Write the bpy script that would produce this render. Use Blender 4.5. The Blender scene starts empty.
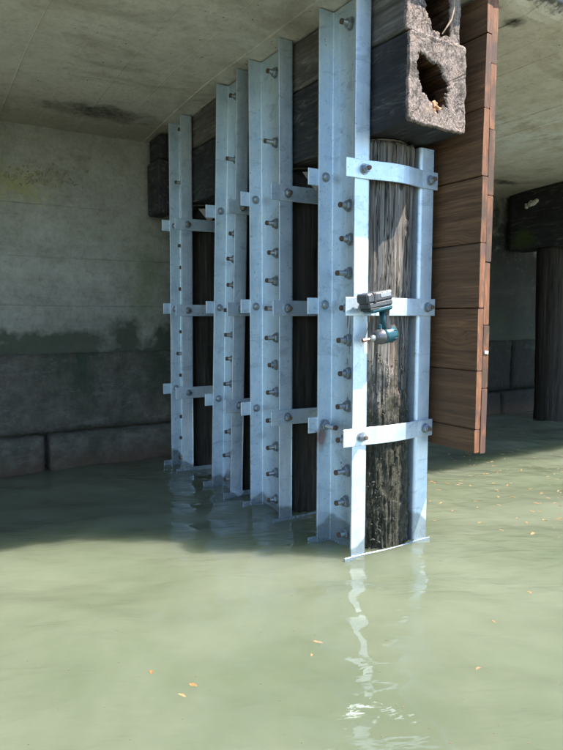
import bpy, math, random
import numpy as np
from mathutils import Vector, Matrix, noise as mn
R = math.radians
rng = random.Random(11)
scn = bpy.context.scene
col = scn.collection

# ------------------------------------------------------------------ camera
cam = bpy.data.cameras.new('camera'); camo = bpy.data.objects.new('camera', cam); col.objects.link(camo)
camo.location = (0, 0, 1.06); camo.rotation_euler = (R(90 - 5.344), 0, R(-31.96))
cam.sensor_fit = 'VERTICAL'; cam.sensor_height = 36; cam.sensor_width = 36; cam.lens = 620 / 750 * 36
cam.clip_start = 0.02; cam.clip_end = 3000
scn.camera = camo
# ------------------------------------------------------------------ light
SUN = Vector((1.1, -1.12, 2.3)).normalized()
elev = math.asin(SUN.z)
w = bpy.data.worlds.new('World'); scn.world = w; w.use_nodes = True
wn = w.node_tree; bg = wn.nodes['Background']
sky = wn.nodes.new('ShaderNodeTexSky'); sky.sky_type = 'NISHITA'; sky.sun_disc = False
sky.sun_elevation = elev; sky.sun_rotation = math.atan2(SUN.x, SUN.y); sky.air_density = 1.0; sky.dust_density = 0.2; sky.ozone_density = 3.0
wn.links.new(sky.outputs[0], bg.inputs[0]); bg.inputs[1].default_value = 0.15
sl = bpy.data.lights.new('sun', 'SUN'); sl.energy = 4.6; sl.angle = R(0.53); sl.color = (1, .95, .87)
so = bpy.data.objects.new('sun', sl); col.objects.link(so); so.location = (6, -6, 12)
so.rotation_euler = SUN.to_track_quat('Z', 'Y').to_euler()
scn.view_settings.view_transform = 'Standard'; scn.view_settings.look = 'None'
scn.cycles.max_bounces = 7
scn.view_settings.exposure = 1.6; scn.view_settings.gamma = 1

# ------------------------------------------------------------------ helpers
def fbm(x, y, z, o=4):
    return mn.fractal(Vector((x, y, z)), 1.0, 2.0, o)
def nz(x, y, z):
    return mn.noise(Vector((x, y, z)))
def tag(o, label=None, cat=None, group=None, kind=None):
    if label: o['label'] = label
    if cat: o['category'] = cat
    if group: o['group'] = group
    if kind: o['kind'] = kind
    return o
def empty(name, loc, label, cat, group=None):
    o = bpy.data.objects.new(name, None); col.objects.link(o); o.location = loc; o.empty_display_size = .1
    return tag(o, label, cat, group)
def attach(o, parent):
    if parent is not None:
        o.parent = parent
        o.matrix_parent_inverse = Matrix.Translation(-parent.location) if parent.type == 'EMPTY' else Matrix.Identity(4)
def mesh(name, V, F, mats, mi=None, smooth=False):
    me = bpy.data.meshes.new(name); me.from_pydata([tuple(v) for v in V], [], F)
    for m in (mats if isinstance(mats, (list, tuple)) else [mats]): me.materials.append(m)
    if mi is not None: me.polygons.foreach_set('material_index', mi)
    if smooth: me.polygons.foreach_set('use_smooth', [True] * len(me.polygons))
    me.update(); return me
def obj(name, me, parent=None, loc=None, rot=None):
    o = bpy.data.objects.new(name, me); col.objects.link(o)
    if loc is not None: o.location = loc
    if rot is not None: o.rotation_euler = rot
    attach(o, parent); return o
class MB:
    def __init__(s): s.V = []; s.F = []; s.M = []
    def add(s, V, F, m=0, T=None):
        b = len(s.V)
        s.V += [tuple(T @ Vector(v)) for v in V] if T is not None else [tuple(v) for v in V]
        s.F += [tuple(b + i for i in f) for f in F]; s.M += [m] * len(F)
    def lathe(s, prof, n=16, m=0, T=None, cap=True):     # profile (axis, radius) along +X
        V = []; F = []
        for a, r in prof:
            for k in range(n):
                t = 2 * math.pi * k / n; V.append((a, r * math.cos(t), r * math.sin(t)))
        for i in range(len(prof) - 1):
            for k in range(n):
                k2 = (k + 1) % n; F.append((i * n + k, i * n + k2, (i + 1) * n + k2, (i + 1) * n + k))
        if cap: F.append(tuple(range(n))[::-1]); F.append(tuple((len(prof) - 1) * n + k for k in range(n)))
        s.add(V, F, m, T)
    def rbox(s, sx, sy, sz, b, m=0, T=None):             # box with chamfered edges
        x, y, z = sx / 2, sy / 2, sz / 2; V = []; F = []
        idx = {}
        for i in (-1, 1):
            for j in (-1, 1):
                for k in (-1, 1):
                    for ax in range(3):
                        p = [i * (x - b), j * (y - b), k * (z - b)]; p[ax] = (i * x, j * y, k * z)[ax]
                        idx[(i, j, k, ax)] = len(V); V.append(p)
        c = [(-1, -1), (1, -1), (1, 1), (-1, 1)]
        for sg in (-1, 1):
            F.append([idx[(sg, a, d, 0)] for a, d in c][::sg]); F.append([idx[(a, sg, d, 1)] for a, d in c][::-sg]); F.append([idx[(a, d, sg, 2)] for a, d in c][::sg])
        for a in (-1, 1):
            for d in (-1, 1):
                F.append([idx[(-1, a, d, 1)], idx[(1, a, d, 1)], idx[(1, a, d, 2)], idx[(-1, a, d, 2)]][::-a * d])
                F.append([idx[(a, -1, d, 0)], idx[(a, 1, d, 0)], idx[(a, 1, d, 2)], idx[(a, -1, d, 2)]][::a * d])
                F.append([idx[(a, d, -1, 0)], idx[(a, d, 1, 0)], idx[(a, d, 1, 1)], idx[(a, d, -1, 1)]][::-a * d])
        for i in (-1, 1):
            for j in (-1, 1):
                for k in (-1, 1):
                    F.append([idx[(i, j, k, 0)], idx[(i, j, k, 1)], idx[(i, j, k, 2)]][::i * j * k])
        s.add(V, F, m, T)
    def tube(s, pts, rad, n=8, m=0):
        V = []; F = []; pts = [Vector(p) for p in pts]
        for i, p in enumerate(pts):
            d = (pts[min(i + 1, len(pts) - 1)] - pts[max(i - 1, 0)]).normalized()
            a = d.orthogonal().normalized() if i == 0 else (pa - d * pa.dot(d)).normalized()
            pa = a; b = d.cross(a); r = rad[i] if isinstance(rad, (list, tuple)) else rad
            for k in range(n):
                t = 2 * math.pi * k / n; V.append(p + a * r * math.cos(t) + b * r * math.sin(t))
        for i in range(len(pts) - 1):
            for k in range(n):
                k2 = (k + 1) % n; F.append((i * n + k, i * n + k2, (i + 1) * n + k2, (i + 1) * n + k))
        F.append(tuple(range(n))[::-1]); F.append(tuple((len(pts) - 1) * n + k for k in range(n)))
        s.add(V, F, m)
    def me(s, name, mats, smooth=False): return mesh(name, s.V, s.F, mats, s.M, smooth)
    def build(s, name, mats, parent=None, smooth=False, loc=None): return obj(name, s.me(name, mats, smooth), parent, loc)

# ------------------------------------------------------------------ materials
class NT:
    def __init__(s, name):
        s.m = bpy.data.materials.new(name); s.m.use_nodes = True; s.t = s.m.node_tree
        s.p = s.t.nodes['Principled BSDF']
        s.pos = s.n('ShaderNodeNewGeometry').outputs['Position']
    def n(s, ty, **kw):
        nd = s.t.nodes.new(ty)
        for k, v in kw.items(): setattr(nd, k, v)
        return nd
    def L(s, a, b): s.t.links.new(a, b)
    def setin(s, sock, v):
        if isinstance(v, bpy.types.NodeSocket): s.L(v, sock)
        else: sock.default_value = v
    def map(s, scale, loc=(0, 0, 0), src=None):
        m = s.n('ShaderNodeMapping'); s.L(src or s.pos, m.inputs[0]); m.inputs['Scale'].default_value = scale; m.inputs['Location'].default_value = loc
        return m.outputs[0]
    def noise(s, scale, det=5, rough=.55, dist=0, vec=None, sc=1):
        nd = s.n('ShaderNodeTexNoise'); nd.inputs['Scale'].default_value = sc
        s.L(vec if vec is not None else s.map(scale if isinstance(scale, tuple) else (scale,) * 3), nd.inputs['Vector'])
        nd.inputs['Detail'].default_value = det; nd.inputs['Roughness'].default_value = rough; nd.inputs['Distortion'].default_value = dist
        return nd.outputs['Fac']
    def voro(s, scale, feature='F1', rnd=1):
        nd = s.n('ShaderNodeTexVoronoi', feature=feature); nd.inputs['Scale'].default_value = 1
        s.L(s.map(scale if isinstance(scale, tuple) else (scale,) * 3), nd.inputs['Vector']); nd.inputs['Randomness'].default_value = rnd
        return nd
    def ramp(s, fac, stops):
        r = s.n('ShaderNodeValToRGB'); s.setin(r.inputs[0], fac); e = r.color_ramp.elements
        while len(e) < len(stops): e.new(.5)
        for i, (p, c) in enumerate(stops):
            e[i].position = p; e[i].color = (c, c, c, 1) if isinstance(c, (int, float)) else (*c, 1)
        return r.outputs[0]
    def mix(s, fac, a, b, mode='MIX'):
        m = s.n('ShaderNodeMix', data_type='RGBA', blend_type=mode); s.setin(m.inputs[0], fac)
        for i, v in ((6, a), (7, b)):
            s.setin(m.inputs[i], (*v, 1) if isinstance(v, tuple) and len(v) == 3 else v)
        return m.outputs[2]
    def math(s, op, a, b=0, c=None, clamp=False):
        m = s.n('ShaderNodeMath', operation=op, use_clamp=clamp); s.setin(m.inputs[0], a); s.setin(m.inputs[1], b)
        if c is not None: s.setin(m.inputs[2], c)
        return m.outputs[0]
    def xyz(s):
        x = s.n('ShaderNodeSeparateXYZ'); s.L(s.pos, x.inputs[0]); return x.outputs
    def rnd(s): return s.n('ShaderNodeObjectInfo').outputs['Random']
    def bump(s, h, strength=.4, dist=.01):
        b = s.n('ShaderNodeBump'); s.L(h, b.inputs['Height']); b.inputs['Strength'].default_value = strength; b.inputs['Distance'].default_value = dist
        s.L(b.outputs[0], s.p.inputs['Normal'])
    def done(s, colr, rough=.8, metal=0, spec=None):
        s.setin(s.p.inputs['Base Color'], (*colr, 1) if isinstance(colr, tuple) else colr)
        s.setin(s.p.inputs['Roughness'], rough); s.setin(s.p.inputs['Metallic'], metal)
        if spec is not None: s.p.inputs['Specular IOR Level'].default_value = spec
        return s.m
def blob(t, c, rad, soft=.5):     # mask around a world point, broken up by noise (stains, painted shade)
    v = t.n('ShaderNodeVectorMath', operation='SUBTRACT'); t.L(t.pos, v.inputs[0]); v.inputs[1].default_value = c
    m = t.n('ShaderNodeVectorMath', operation='DIVIDE'); t.L(v.outputs[0], m.inputs[0]); m.inputs[1].default_value = rad
    l = t.n('ShaderNodeVectorMath', operation='LENGTH'); t.L(m.outputs[0], l.inputs[0])
    d = t.math('ADD', l.outputs['Value'], t.math('MULTIPLY', t.math('SUBTRACT', t.noise(9, 6, .65), .5), 1.5))
    return t.ramp(d, [(max(0, 1 - soft) * .8, 1), (1, 0)])

def mat_galv():
    t = NT('galvanized_steel'); x, y, z = t.xyz()
    sp = t.voro(48); a = t.noise(9, 8, .72)
    c = t.mix(t.ramp(a, [(.3, 0), (.7, 1)]), (.42, .54, .65), (.63, .75, .84))
    c = t.mix(t.math('MULTIPLY', sp.outputs['Color'], .34), c, (.75, .79, .80))
    streak = t.ramp(t.noise((34, 34, 2.2), 6, .7, .3), [(.52, 0), (.66, 1)])
    c = t.mix(t.math('MULTIPLY', streak, .45), c, (.80, .83, .82))
    dk = t.ramp(t.noise(70, 4, .6), [(.62, 0), (.70, 1)])
    scf = t.ramp(t.noise((5, 5, 12), 7, .75, 1.0), [(.56, 0), (.62, 1)]); c = t.mix(t.math('MULTIPLY', scf, .35), c, (.24, .29, .33))
    c = t.mix(t.math('MULTIPLY', dk, .5), c, (.16, .18, .19))
    # wet, stained foot just over the water line
    wl = t.math('ADD', z, t.math('MULTIPLY', t.math('SUBTRACT', t.noise((6, 6, 1), 1, .4), .5), .30))
    wet = t.ramp(wl, [(.065, 1), (.078, 0)])
    c = t.mix(t.math('MULTIPLY', wet, .62), c, (.17, .20, .20))
    rust = blob(t, (1.672, 2.33, .50), (.035, .06, .075))
    c = t.mix(t.math('MULTIPLY', rust, .75), c, (.22, .085, .03))
    t.bump(t.math('ADD', a, t.math('MULTIPLY', dk, .4)), .12, .004)
    ro = t.math('SUBTRACT', t.ramp(a, [(.25, .36), (.75, .56)]), t.math('MULTIPLY', wet, .2))
    return t.done(c, ro, .62)
def mat_bolt():
    t = NT('bolt_zinc'); a = t.noise(60, 4, .6)
    return t.done(t.mix(a, (.16, .18, .20), (.40, .44, .47)), .42, .7)
def mat_rusty():
    t = NT('rusty_thread'); a = t.noise(120, 4, .6)
    t.bump(a, .4, .003)
    return t.done(t.mix(a, (.06, .04, .03), (.17, .11, .075)), .75, .2)
def mat_pile():
    t = NT('weathered_pile_wood'); x, y, z = t.xyz()
    g = t.noise((95, 95, 3.0), 8, .76, .5); g2 = t.noise((16, 16, 1.1), 4, .6, .6); b = t.noise(14, 6, .7)
    c = t.ramp(g, [(.30, (.022, .02, .018)), (.43, (.13, .118, .104)), (.56, (.25, .23, .205)), (.72, (.42, .39, .35))])
    vc = t.ramp(t.math('ABSOLUTE', t.math('SUBTRACT', t.noise((17, 17, .55), 4, .6, .5), .5)), [(.003, 1), (.013, 0)]); vc2 = t.ramp(t.math('ABSOLUTE', t.math('SUBTRACT', t.noise((48, 48, 1.6), 3, .6, .4), .47)), [(.006, .55), (.022, 0)])
    c = t.mix(t.ramp(g2, [(.46, 0), (.72, .8)]), c, t.mix(g, (.05, .03, .02), (.27, .19, .125)))
    c = t.mix(t.math('MAXIMUM', vc, vc2), c, (.014, .012, .010))
    for kp in ((1.934, 2.078, 1.45), (1.90, 2.06, 1.62)): c = t.mix(blob(t, kp, (.016, .05, .022), .5), c, (.05, .04, .032))
    # tidal growth on the lower half
    h = t.math('ADD', z, t.math('MULTIPLY', t.math('SUBTRACT', b, .5), 1.1))
    tide = t.ramp(t.math('MULTIPLY', h, .5), [(.28, 1), (.44, 0)])
    low = t.ramp(t.noise(38, 6, .75), [(.36, (.010, .013, .008)), (.5, (.035, .037, .020)), (.60, (.085, .078, .05)), (.72, (.28, .255, .19))])
    c = t.mix(t.math('MULTIPLY', tide, .85), c, low)
    t.bump(t.math('SUBTRACT', t.math('ADD', g, t.math('MULTIPLY', t.math('MULTIPLY', tide, t.noise(60, 6, .75)), 1.2)), t.math('MAXIMUM', vc, vc2)), .9, .012)
    return t.done(c, .85, 0, .3)
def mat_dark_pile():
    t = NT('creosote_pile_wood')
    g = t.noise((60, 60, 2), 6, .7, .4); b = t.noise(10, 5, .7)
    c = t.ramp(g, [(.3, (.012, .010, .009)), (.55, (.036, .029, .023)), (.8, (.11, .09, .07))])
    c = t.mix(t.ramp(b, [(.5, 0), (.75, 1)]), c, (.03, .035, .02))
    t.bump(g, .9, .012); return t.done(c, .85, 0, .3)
def mat_beam(name, c0, c1, c2):
    t = NT(name)
    g = t.noise((55, 2.2, 55), 6, .72, .5); s = t.noise((24, 5, 24), 5, .7, 1.2); b = t.noise(5, 5, .65)
    c = t.ramp(g, [(.3, c0), (.6, c1), (.85, c2)])
    c = t.mix(t.math('MULTIPLY', t.ramp(s, [(.55, 0), (.66, 1)]), .6), c, c2)
    c = t.mix(t.math('MULTIPLY', t.ramp(b, [(.5, 0), (.72, 1)]), .7), c, c0)
    c = t.mix(t.math('MULTIPLY', blob(t, (5.62, 4.26, 1.87), (.3, .17, .13)), .8), c, (.055, .08, .015))
    t.bump(t.math('ADD', g, t.math('MULTIPLY', s, .6)), .9, .012)
    return t.done(c, t.ramp(b, [(.3, .5), (.7, .85)]), 0, .4)
def mat_endgrain():
    t = NT('weathered_end_grain')
    a = t.noise(120, 7, .8); b = t.noise(16, 7, .75); k = t.voro((15, 15, 15), 'DISTANCE_TO_EDGE')
    c = t.ramp(a, [(.34, (.04, .028, .023)), (.46, (.18, .138, .116)), (.62, (.40, .325, .285))])
    c = t.mix(t.ramp(b, [(.52, 0), (.75, .75)]), c, (.34, .22, .14))
    c = t.mix(t.ramp(b, [(.36, .85), (.47, 0)]), c, (.06, .05, .042))
    rd = t.n('ShaderNodeTexGradient', gradient_type='RADIAL'); gm = t.n('ShaderNodeMapping'); t.L(t.pos, gm.inputs[0]); gm.inputs['Location'].default_value = (-1.90, 1.98, 0); gm.inputs['Rotation'].default_value = (R(90), 0, 0); t.L(gm.outputs[0], rd.inputs[0])
    rc_ = t.noise(0, 3, .6, 0, t.map((46, 1, 1), src=rd.outputs['Color']))
    c = t.mix(t.ramp(t.math('ADD', rc_, t.math('MULTIPLY', t.math('SUBTRACT', b, .5), .35)), [(.33, .9), (.40, 0)]), c, (.035, .027, .022))
    wvn = t.n('ShaderNodeTexWave', wave_type='RINGS', rings_direction='Y'); t.L(t.map((1, 1, 1), (-1.90, 0, -1.98)), wvn.inputs['Vector']); wvn.inputs['Scale'].default_value = 22; wvn.inputs['Distortion'].default_value = 5; wvn.inputs['Detail'].default_value = 4; wvn.inputs['Detail Scale'].default_value = 2.5
    c = t.mix(t.math('MULTIPLY', t.ramp(wvn.outputs['Fac'], [(.2, 1), (.6, 0)]), .3), c, (.16, .125, .10))
    crack = t.ramp(t.math('ABSOLUTE', t.math('SUBTRACT', t.noise(11, 3, .6, 1.2), .5)), [(.004, 0), (.016, 1)])
    c = t.mix(t.math('SUBTRACT', 1, crack), c, (.07, .055, .045))
    t.bump(t.math('ADD', a, t.math('MULTIPLY', crack, .5)), .9, .0045)
    return t.done(c, .9, 0, .2)
def mat_rot():
    t = NT('rotten_heartwood')
    a = t.noise((45, 8, 45), 6, .75, .5); c = t.ramp(a, [(.3, (.02, .012, .008)), (.55, (.085, .045, .026)), (.8, (.22, .12, .07))])
    t.bump(a, 1, .02); return t.done(c, .95, 0, .1)
def mat_plank(name, end):
    t = NT(name); r = t.rnd()
    off = t.n('ShaderNodeCombineXYZ'); t.L(t.math('MULTIPLY', r, 37), off.inputs[0]); t.L(t.math('MULTIPLY', r, 91), off.inputs[1]); t.L(t.math('MULTIPLY', r, 53), off.inputs[2])
    ad = t.n('ShaderNodeVectorMath', operation='ADD'); t.L(t.pos, ad.inputs[0]); t.L(off.outputs[0], ad.inputs[1]); P = ad.outputs[0]
    if end:
        g = t.noise(0, 6, .7, .6, t.map((70, 70, 9), src=P)); b = t.noise(0, 4, .6, 0, t.map((9, 9, 5), src=P))
        c = t.ramp(g, [(.30, (.09, .036, .017)), (.5, (.185, .077, .035)), (.75, (.31, .145, .068))])
        c = t.mix(t.ramp(b, [(.44, 0), (.56, .9)]), c, t.mix(r, (.07, .045, .028), (.10, .055, .05)))
    else:
        # knots bend the grain
        kv = t.n('ShaderNodeTexVoronoi'); kv.inputs['Scale'].default_value = 1; t.L(t.map((3.2, 2.6, 5.0), src=P), kv.inputs['Vector'])
        kn = t.ramp(kv.outputs['Distance'], [(.06, 1), (.26, 0)])
        wv = t.n('ShaderNodeVectorMath', operation='MULTIPLY_ADD'); t.L(kn, wv.inputs[0]); wv.inputs[1].default_value = (0, .03, .035); t.L(P, wv.inputs[2])
        g = t.noise(0, 8, .74, .7, t.map((34, 1.9, 40), src=wv.outputs[0])); b = t.noise(0, 4, .6, 0, t.map((4, 1.2, 4), src=P)); f = t.noise(0, 3, .6, 0, t.map((160, 5, 190), src=wv.outputs[0]))
        c = t.ramp(g, [(.28, (.036, .017, .008)), (.44, (.135, .064, .027)), (.58, (.225, .112, .048)), (.78, (.34, .185, .085))])
        c = t.mix(t.ramp(b, [(.42, 0), (.72, .75)]), c, (.055, .034, .021))
        c = t.mix(t.math('MULTIPLY', t.ramp(f, [(.48, 0), (.62, 1)]), .55), c, (.045, .026, .015))
        c = t.mix(t.math('MULTIPLY', t.ramp(kv.outputs['Distance'], [(.035, 1), (.10, 0)]), .85), c, (.045, .02, .01))
        c = t.mix(t.ramp(t.math('FRACT', t.math('MULTIPLY', r, 7.3)), [(.0, 0), (1, .75)]), c, t.mix(g, (.03, .017, .010), (.15, .085, .045)))
    t.bump(g, .45, .006); return t.done(c, .72, 0, .35)
def mat_wall(name, soffit=False):
    t = NT(name); x, y, z = t.xyz()
    a = t.noise(7, 10, .8); b = t.noise(30, 8, .76); s = t.noise((2.2, 2.2, .35), 5, .6); hz = t.noise((.8, .8, 9), 5, .6)
    if soffit:
        c = t.ramp(a, [(.28, (.54, .485, .41)), (.5, (.72, .66, .59)), (.72, (.80, .76, .70))])
        st = t.ramp(t.noise((7, .9, 5), 6, .7, .5), [(.6, 0), (.74, 1)])
        c = t.mix(t.math('MULTIPLY', st, .6), c, (.76, .76, .70))
        sm = t.ramp(t.noise((1.3, 2.2, 2), 5, .65, .8), [(.52, 0), (.72, 1)])
        c = t.mix(t.math('MULTIPLY', sm, .6), c, (.25, .215, .15))
        # pale lime bloom
        lime = t.math('MULTIPLY', blob(t, (4.2, 3.05, 2.41), (1.2, .75, .3), .8), t.ramp(t.noise((9, 4, 8), 8, .75), [(.45, 0), (.55, 1)]))
        c = t.mix(t.math('MULTIPLY', lime, .9), c, (.86, .87, .86))
        # damp brown band where the slab meets the wall, dark scabs
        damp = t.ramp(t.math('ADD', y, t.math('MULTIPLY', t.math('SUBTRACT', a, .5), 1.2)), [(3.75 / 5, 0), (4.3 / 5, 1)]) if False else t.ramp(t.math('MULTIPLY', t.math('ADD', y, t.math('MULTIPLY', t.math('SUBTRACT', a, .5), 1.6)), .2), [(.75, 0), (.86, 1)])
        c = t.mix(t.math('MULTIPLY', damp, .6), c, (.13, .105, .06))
        for bc, br in (((1.2, 4.12, 2.36), (.42, .15, .2)), ((5.12, 4.10, 2.36), (.22, .07, .2)), ((2.50, 1.98, 2.41), (.06, .05, .1))):
            m = t.math('MULTIPLY', blob(t, bc, br, .6), t.ramp(b, [(.35, 1), (.7, .45)])); c = t.mix(m, c, (.045, .045, .04))
        edge = t.ramp(t.math('ADD', y, t.math('MULTIPLY', t.math('SUBTRACT', b, .5), .14)), [(0.0, 1), (1.0, 0)])
        e2 = t.ramp(t.math('MULTIPLY', t.math('SUBTRACT', t.math('ADD', y, t.math('MULTIPLY', t.math('SUBTRACT', b, .5), .16)), 1.7), 3), [(.33, 1), (.44, 0)])
        c = t.mix(t.math('MULTIPLY', e2, .85), c, (.035, .033, .028))
        vv = t.voro(22); pit = t.math('MAXIMUM', t.ramp(vv.outputs['Distance'], [(.06, 0), (.12, 1)]), t.ramp(vv.outputs['Color'], [(.30, 0), (.34, 1)]))
    else:
        c = t.ramp(a, [(.30, (.18, .172, .138)), (.48, (.29, .28, .235)), (.70, (.39, .38, .33))])
        c = t.mix(t.ramp(t.noise((2, 2, 26), 8, .75), [(.5, 0), (.66, .45)]), c, (.33, .33, .30))
        c = t.mix(t.ramp(s, [(.5, 0), (.72, .5)]), c, (.10, .11, .07))
        # yellow lichen patch, dark damp growth over the ledge
        li = t.math('MULTIPLY', blob(t, (.72, 4.5, 1.93), (.36, .4, .16), .9), t.ramp(b, [(.4, .25), (.6, 1)]))
        c = t.mix(t.math('MULTIPLY', li, .75), c, (.33, .31, .07))
        gr = blob(t, (1.62, 4.5, 1.35), (.17, .3, .5), .9); c = t.mix(t.math('MULTIPLY', gr, .6), c, (.085, .12, .03))
        mz = t.math('SUBTRACT', z, t.math('MULTIPLY', t.math('SUBTRACT', t.noise((2.6, 2.6, 2.6), 4, .6), .46), .75))
        moss = t.ramp(mz, [(.86, 1), (.93, 0)])
        for bc, brr in (((1.45, 4.5, .92), (.16, .4, .16)), ((1.12, 4.5, .88), (.28, .4, .11)), ((5.55, 4.5, .98), (.27, .4, .17))): moss = t.math('MAXIMUM', moss, blob(t, bc, brr, .35))
        far = blob(t, (5.7, 4.5, 1.2), (1.9, 1, 1.7), .5); c = t.mix(t.math('MULTIPLY', far, .95), c, t.mix(b, (.005, .006, .004), (.025, .025, .02)))  # deep shade on the right-hand wall, painted into its colour
        c = t.mix(t.math('MULTIPLY', moss, .88), c, t.mix(b, (.008, .014, .006), (.05, .062, .028)))
        dampz = t.ramp(t.math('MULTIPLY', t.math('ADD', z, t.math('MULTIPLY', a, .5)), .4), [(.42, 1), (.66, 0)])
        c = t.mix(t.math('MULTIPLY', dampz, .45), c, (.06, .072, .055))
        c = t.mix(t.ramp(t.noise((1.5, 1.5, 3.5), 9, .78, .4), [(.48, 0), (.66, .22)]), c, (.13, .125, .095))
        vv = t.voro(15); pit = t.math('MAXIMUM', t.ramp(vv.outputs['Distance'], [(.06, 0), (.13, 1)]), t.ramp(vv.outputs['Color'], [(.30, 0), (.34, 1)]))
    c = t.mix(t.math('SUBTRACT', 1, pit), c, (.05, .05, .045))
    c = t.mix(t.math('MULTIPLY', t.ramp(b, [(.3, 1), (.5, 0)]), .5), c, t.mix(.5, c, (.06, .06, .05)))
    t.bump(t.math('ADD', t.math('ADD', b, t.math('MULTIPLY', pit, .5)), a), .55, .02)
    return t.done(c, .88, 0, .3)
def mat_block():
    t = NT('tidal_concrete'); a = t.noise(9, 10, .78); b = t.noise(34, 7, .72); g = t.noise((3, 3, 1), 5, .6); x, y, z = t.xyz()
    c = t.ramp(a, [(.3, (.06, .058, .048)), (.5, (.13, .12, .096)), (.72, (.23, .21, .175))])
    c = t.mix(t.ramp(g, [(.52, 0), (.7, .8)]), c, (.035, .065, .035))
    c = t.mix(t.ramp(t.noise((5, 5, 9), 10, .8), [(.54, 0), (.62, .8)]), c, (.20, .19, .165))
    c = t.mix(t.math('MULTIPLY', blob(t, (5.7, 4.45, .4), (1.9, 1, 1.2), .5), .9), c, (.02, .022, .016))  # right-hand blocks darkened in colour to carry the same painted shade
    c = t.mix(t.ramp(t.math('ADD', z, t.math('MULTIPLY', a, .25)), [(.12, .85), (.28, 0)]), c, (.11, .07, .045))
    t.bump(t.math('ADD', a, b), 1, .035); return t.done(c, .85, 0, .35)
def mat_water():
    t = NT('murky_water')
    a = t.noise((1.1, 1.1, 1.1), 5, .6, .35)
    c = t.mix(t.ramp(a, [(.32, 0), (.68, 1)]), (.100, .118, .072), (.150, .164, .112))
    t.p.inputs['Subsurface Weight'].default_value = 1; t.p.inputs['Subsurface Radius'].default_value = (.9, 1.0, .75); t.p.inputs['Subsurface Scale'].default_value = .42
    t.p.subsurface_method = 'BURLEY'; t.p.inputs['IOR'].default_value = 1.33
    # fine ripples, crests lying across the view, in patches between calm water
    rm = t.n('ShaderNodeMapping'); t.L(t.pos, rm.inputs[0]); rm.inputs['Rotation'].default_value = (0, 0, R(28)); rm.inputs['Scale'].default_value = (1, 1, 1)
    r = t.noise(0, 2.5, .5, .7, t.map((3.2, 9.5, 1), src=rm.outputs[0])); r2 = t.noise(0, 2, .5, .4, t.map((9, 24, 1), src=rm.outputs[0]))
    calm = t.ramp(t.noise((.9, .9, .9), 3, .5, .5), [(.38, .15), (.62, 1)])
    t.bump(t.math('MULTIPLY', t.math('ADD', r, t.math('MULTIPLY', r2, .38)), calm), 1.0, .0135); return t.done(c, .025)
def simple(name, c, rough, metal=0, c2=None, scale=60, bump=.1):
    t = NT(name); a = t.noise(scale, 4, .6); t.bump(a, bump, .003)
    return t.done(t.mix(a, c, c2 or tuple(v * .7 for v in c)), rough, metal)
def mat_leaf():
    t = NT('fallen_leaf'); r = t.rnd(); a = t.noise(60, 4, .6)
    c = t.ramp(r, [(.0, (.30, .13, .04)), (.4, (.33, .20, .08)), (.7, (.36, .26, .14)), (1, (.16, .09, .045))])
    return t.done(t.mix(t.math('MULTIPLY', a, .5), c, (.22, .09, .03)), .6)
GALV, BOLT, RUST, PILE, DPILE = mat_galv(), mat_bolt(), mat_rusty(), mat_pile(), mat_dark_pile()
BLOW = mat_beam('creosote_timber', (.012, .013, .016), (.032, .031, .032), (.15, .14, .13))
BUP = mat_beam('grey_weathered_timber', (.05, .045, .04), (.15, .135, .12), (.33, .31, .28))
ENDG, ROT = mat_endgrain(), mat_rot()
PLK, PEND = mat_plank('plank_wood', False), mat_plank('plank_end_wood', True)
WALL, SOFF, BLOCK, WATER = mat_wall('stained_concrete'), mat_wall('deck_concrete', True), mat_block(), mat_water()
LEAF = mat_leaf()

# ------------------------------------------------------------------ water
def axis(fine0, fine1, step, lo, hi):
    a = list(np.arange(fine0, fine1 + 1e-6, step)); s = step
    v = fine1
    while v < hi: s *= 1.35; v += s; a.append(v)
    s = step; v = fine0; pre = []
    while v > lo: s *= 1.35; v -= s; pre.append(v)
    return np.array(pre[::-1] + a)
xs = axis(-2.0, 7.2, .022, -900, 900); ys = axis(.2, 4.75, .022, -900, 60)
X, Y = np.meshgrid(xs, ys); Z = np.zeros_like(X)
wr = random.Random(4)
for k in range(30):
    lam = .105 * (10 ** (k / 29)); ang = R(60 + wr.gauss(0, 32)) if wr.random() < .62 else R(-28 + wr.gauss(0, 30)); q = 2 * math.pi / lam
    amp = .0036 * lam ** .92 * wr.uniform(.6, 1.2); ph = wr.uniform(0, 6.28)
    wx = q * (X * math.cos(ang) + Y * math.sin(ang)); bend = .9 * np.sin(X * 1.7 * wr.uniform(.5, 1.4) + wr.uniform(0, 6)) + .9 * np.sin(Y * 2.1 * wr.uniform(.5, 1.4) + wr.uniform(0, 6))
    Z += amp * np.sin(wx + ph + bend)
fade = np.clip(1 - np.maximum(np.abs(X - 2.6) - 4.6, 0) / 3, 0, 1) * np.clip(1 - np.maximum(.2 - Y, 0) / 2.5, 0, 1)
Z *= fade
ny, nx = X.shape
me = bpy.data.meshes.new('water'); me.vertices.add(nx * ny)
me.vertices.foreach_set('co', np.stack([X, Y, Z], -1).astype(np.float32).ravel())
i = np.arange((ny - 1) * (nx - 1)); r_, c_ = i // (nx - 1), i % (nx - 1); v0 = r_ * nx + c_
F = np.stack([v0, v0 + 1, v0 + nx + 1, v0 + nx], -1).astype(np.int32)
me.loops.add(F.size); me.polygons.add(len(F)); me.loops.foreach_set('vertex_index', F.ravel())
me.polygons.foreach_set('loop_start', np.arange(0, F.size, 4, dtype=np.int32)); me.polygons.foreach_set('use_smooth', np.ones(len(F), dtype=bool))
me.update(calc_edges=True); me.materials.append(WATER)
tag(obj('water', me), kind='structure')
def wz(x, y):
    j = int(np.argmin(abs(xs - x))); i_ = int(np.argmin(abs(ys - y))); return float(Z[i_, j])

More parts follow.
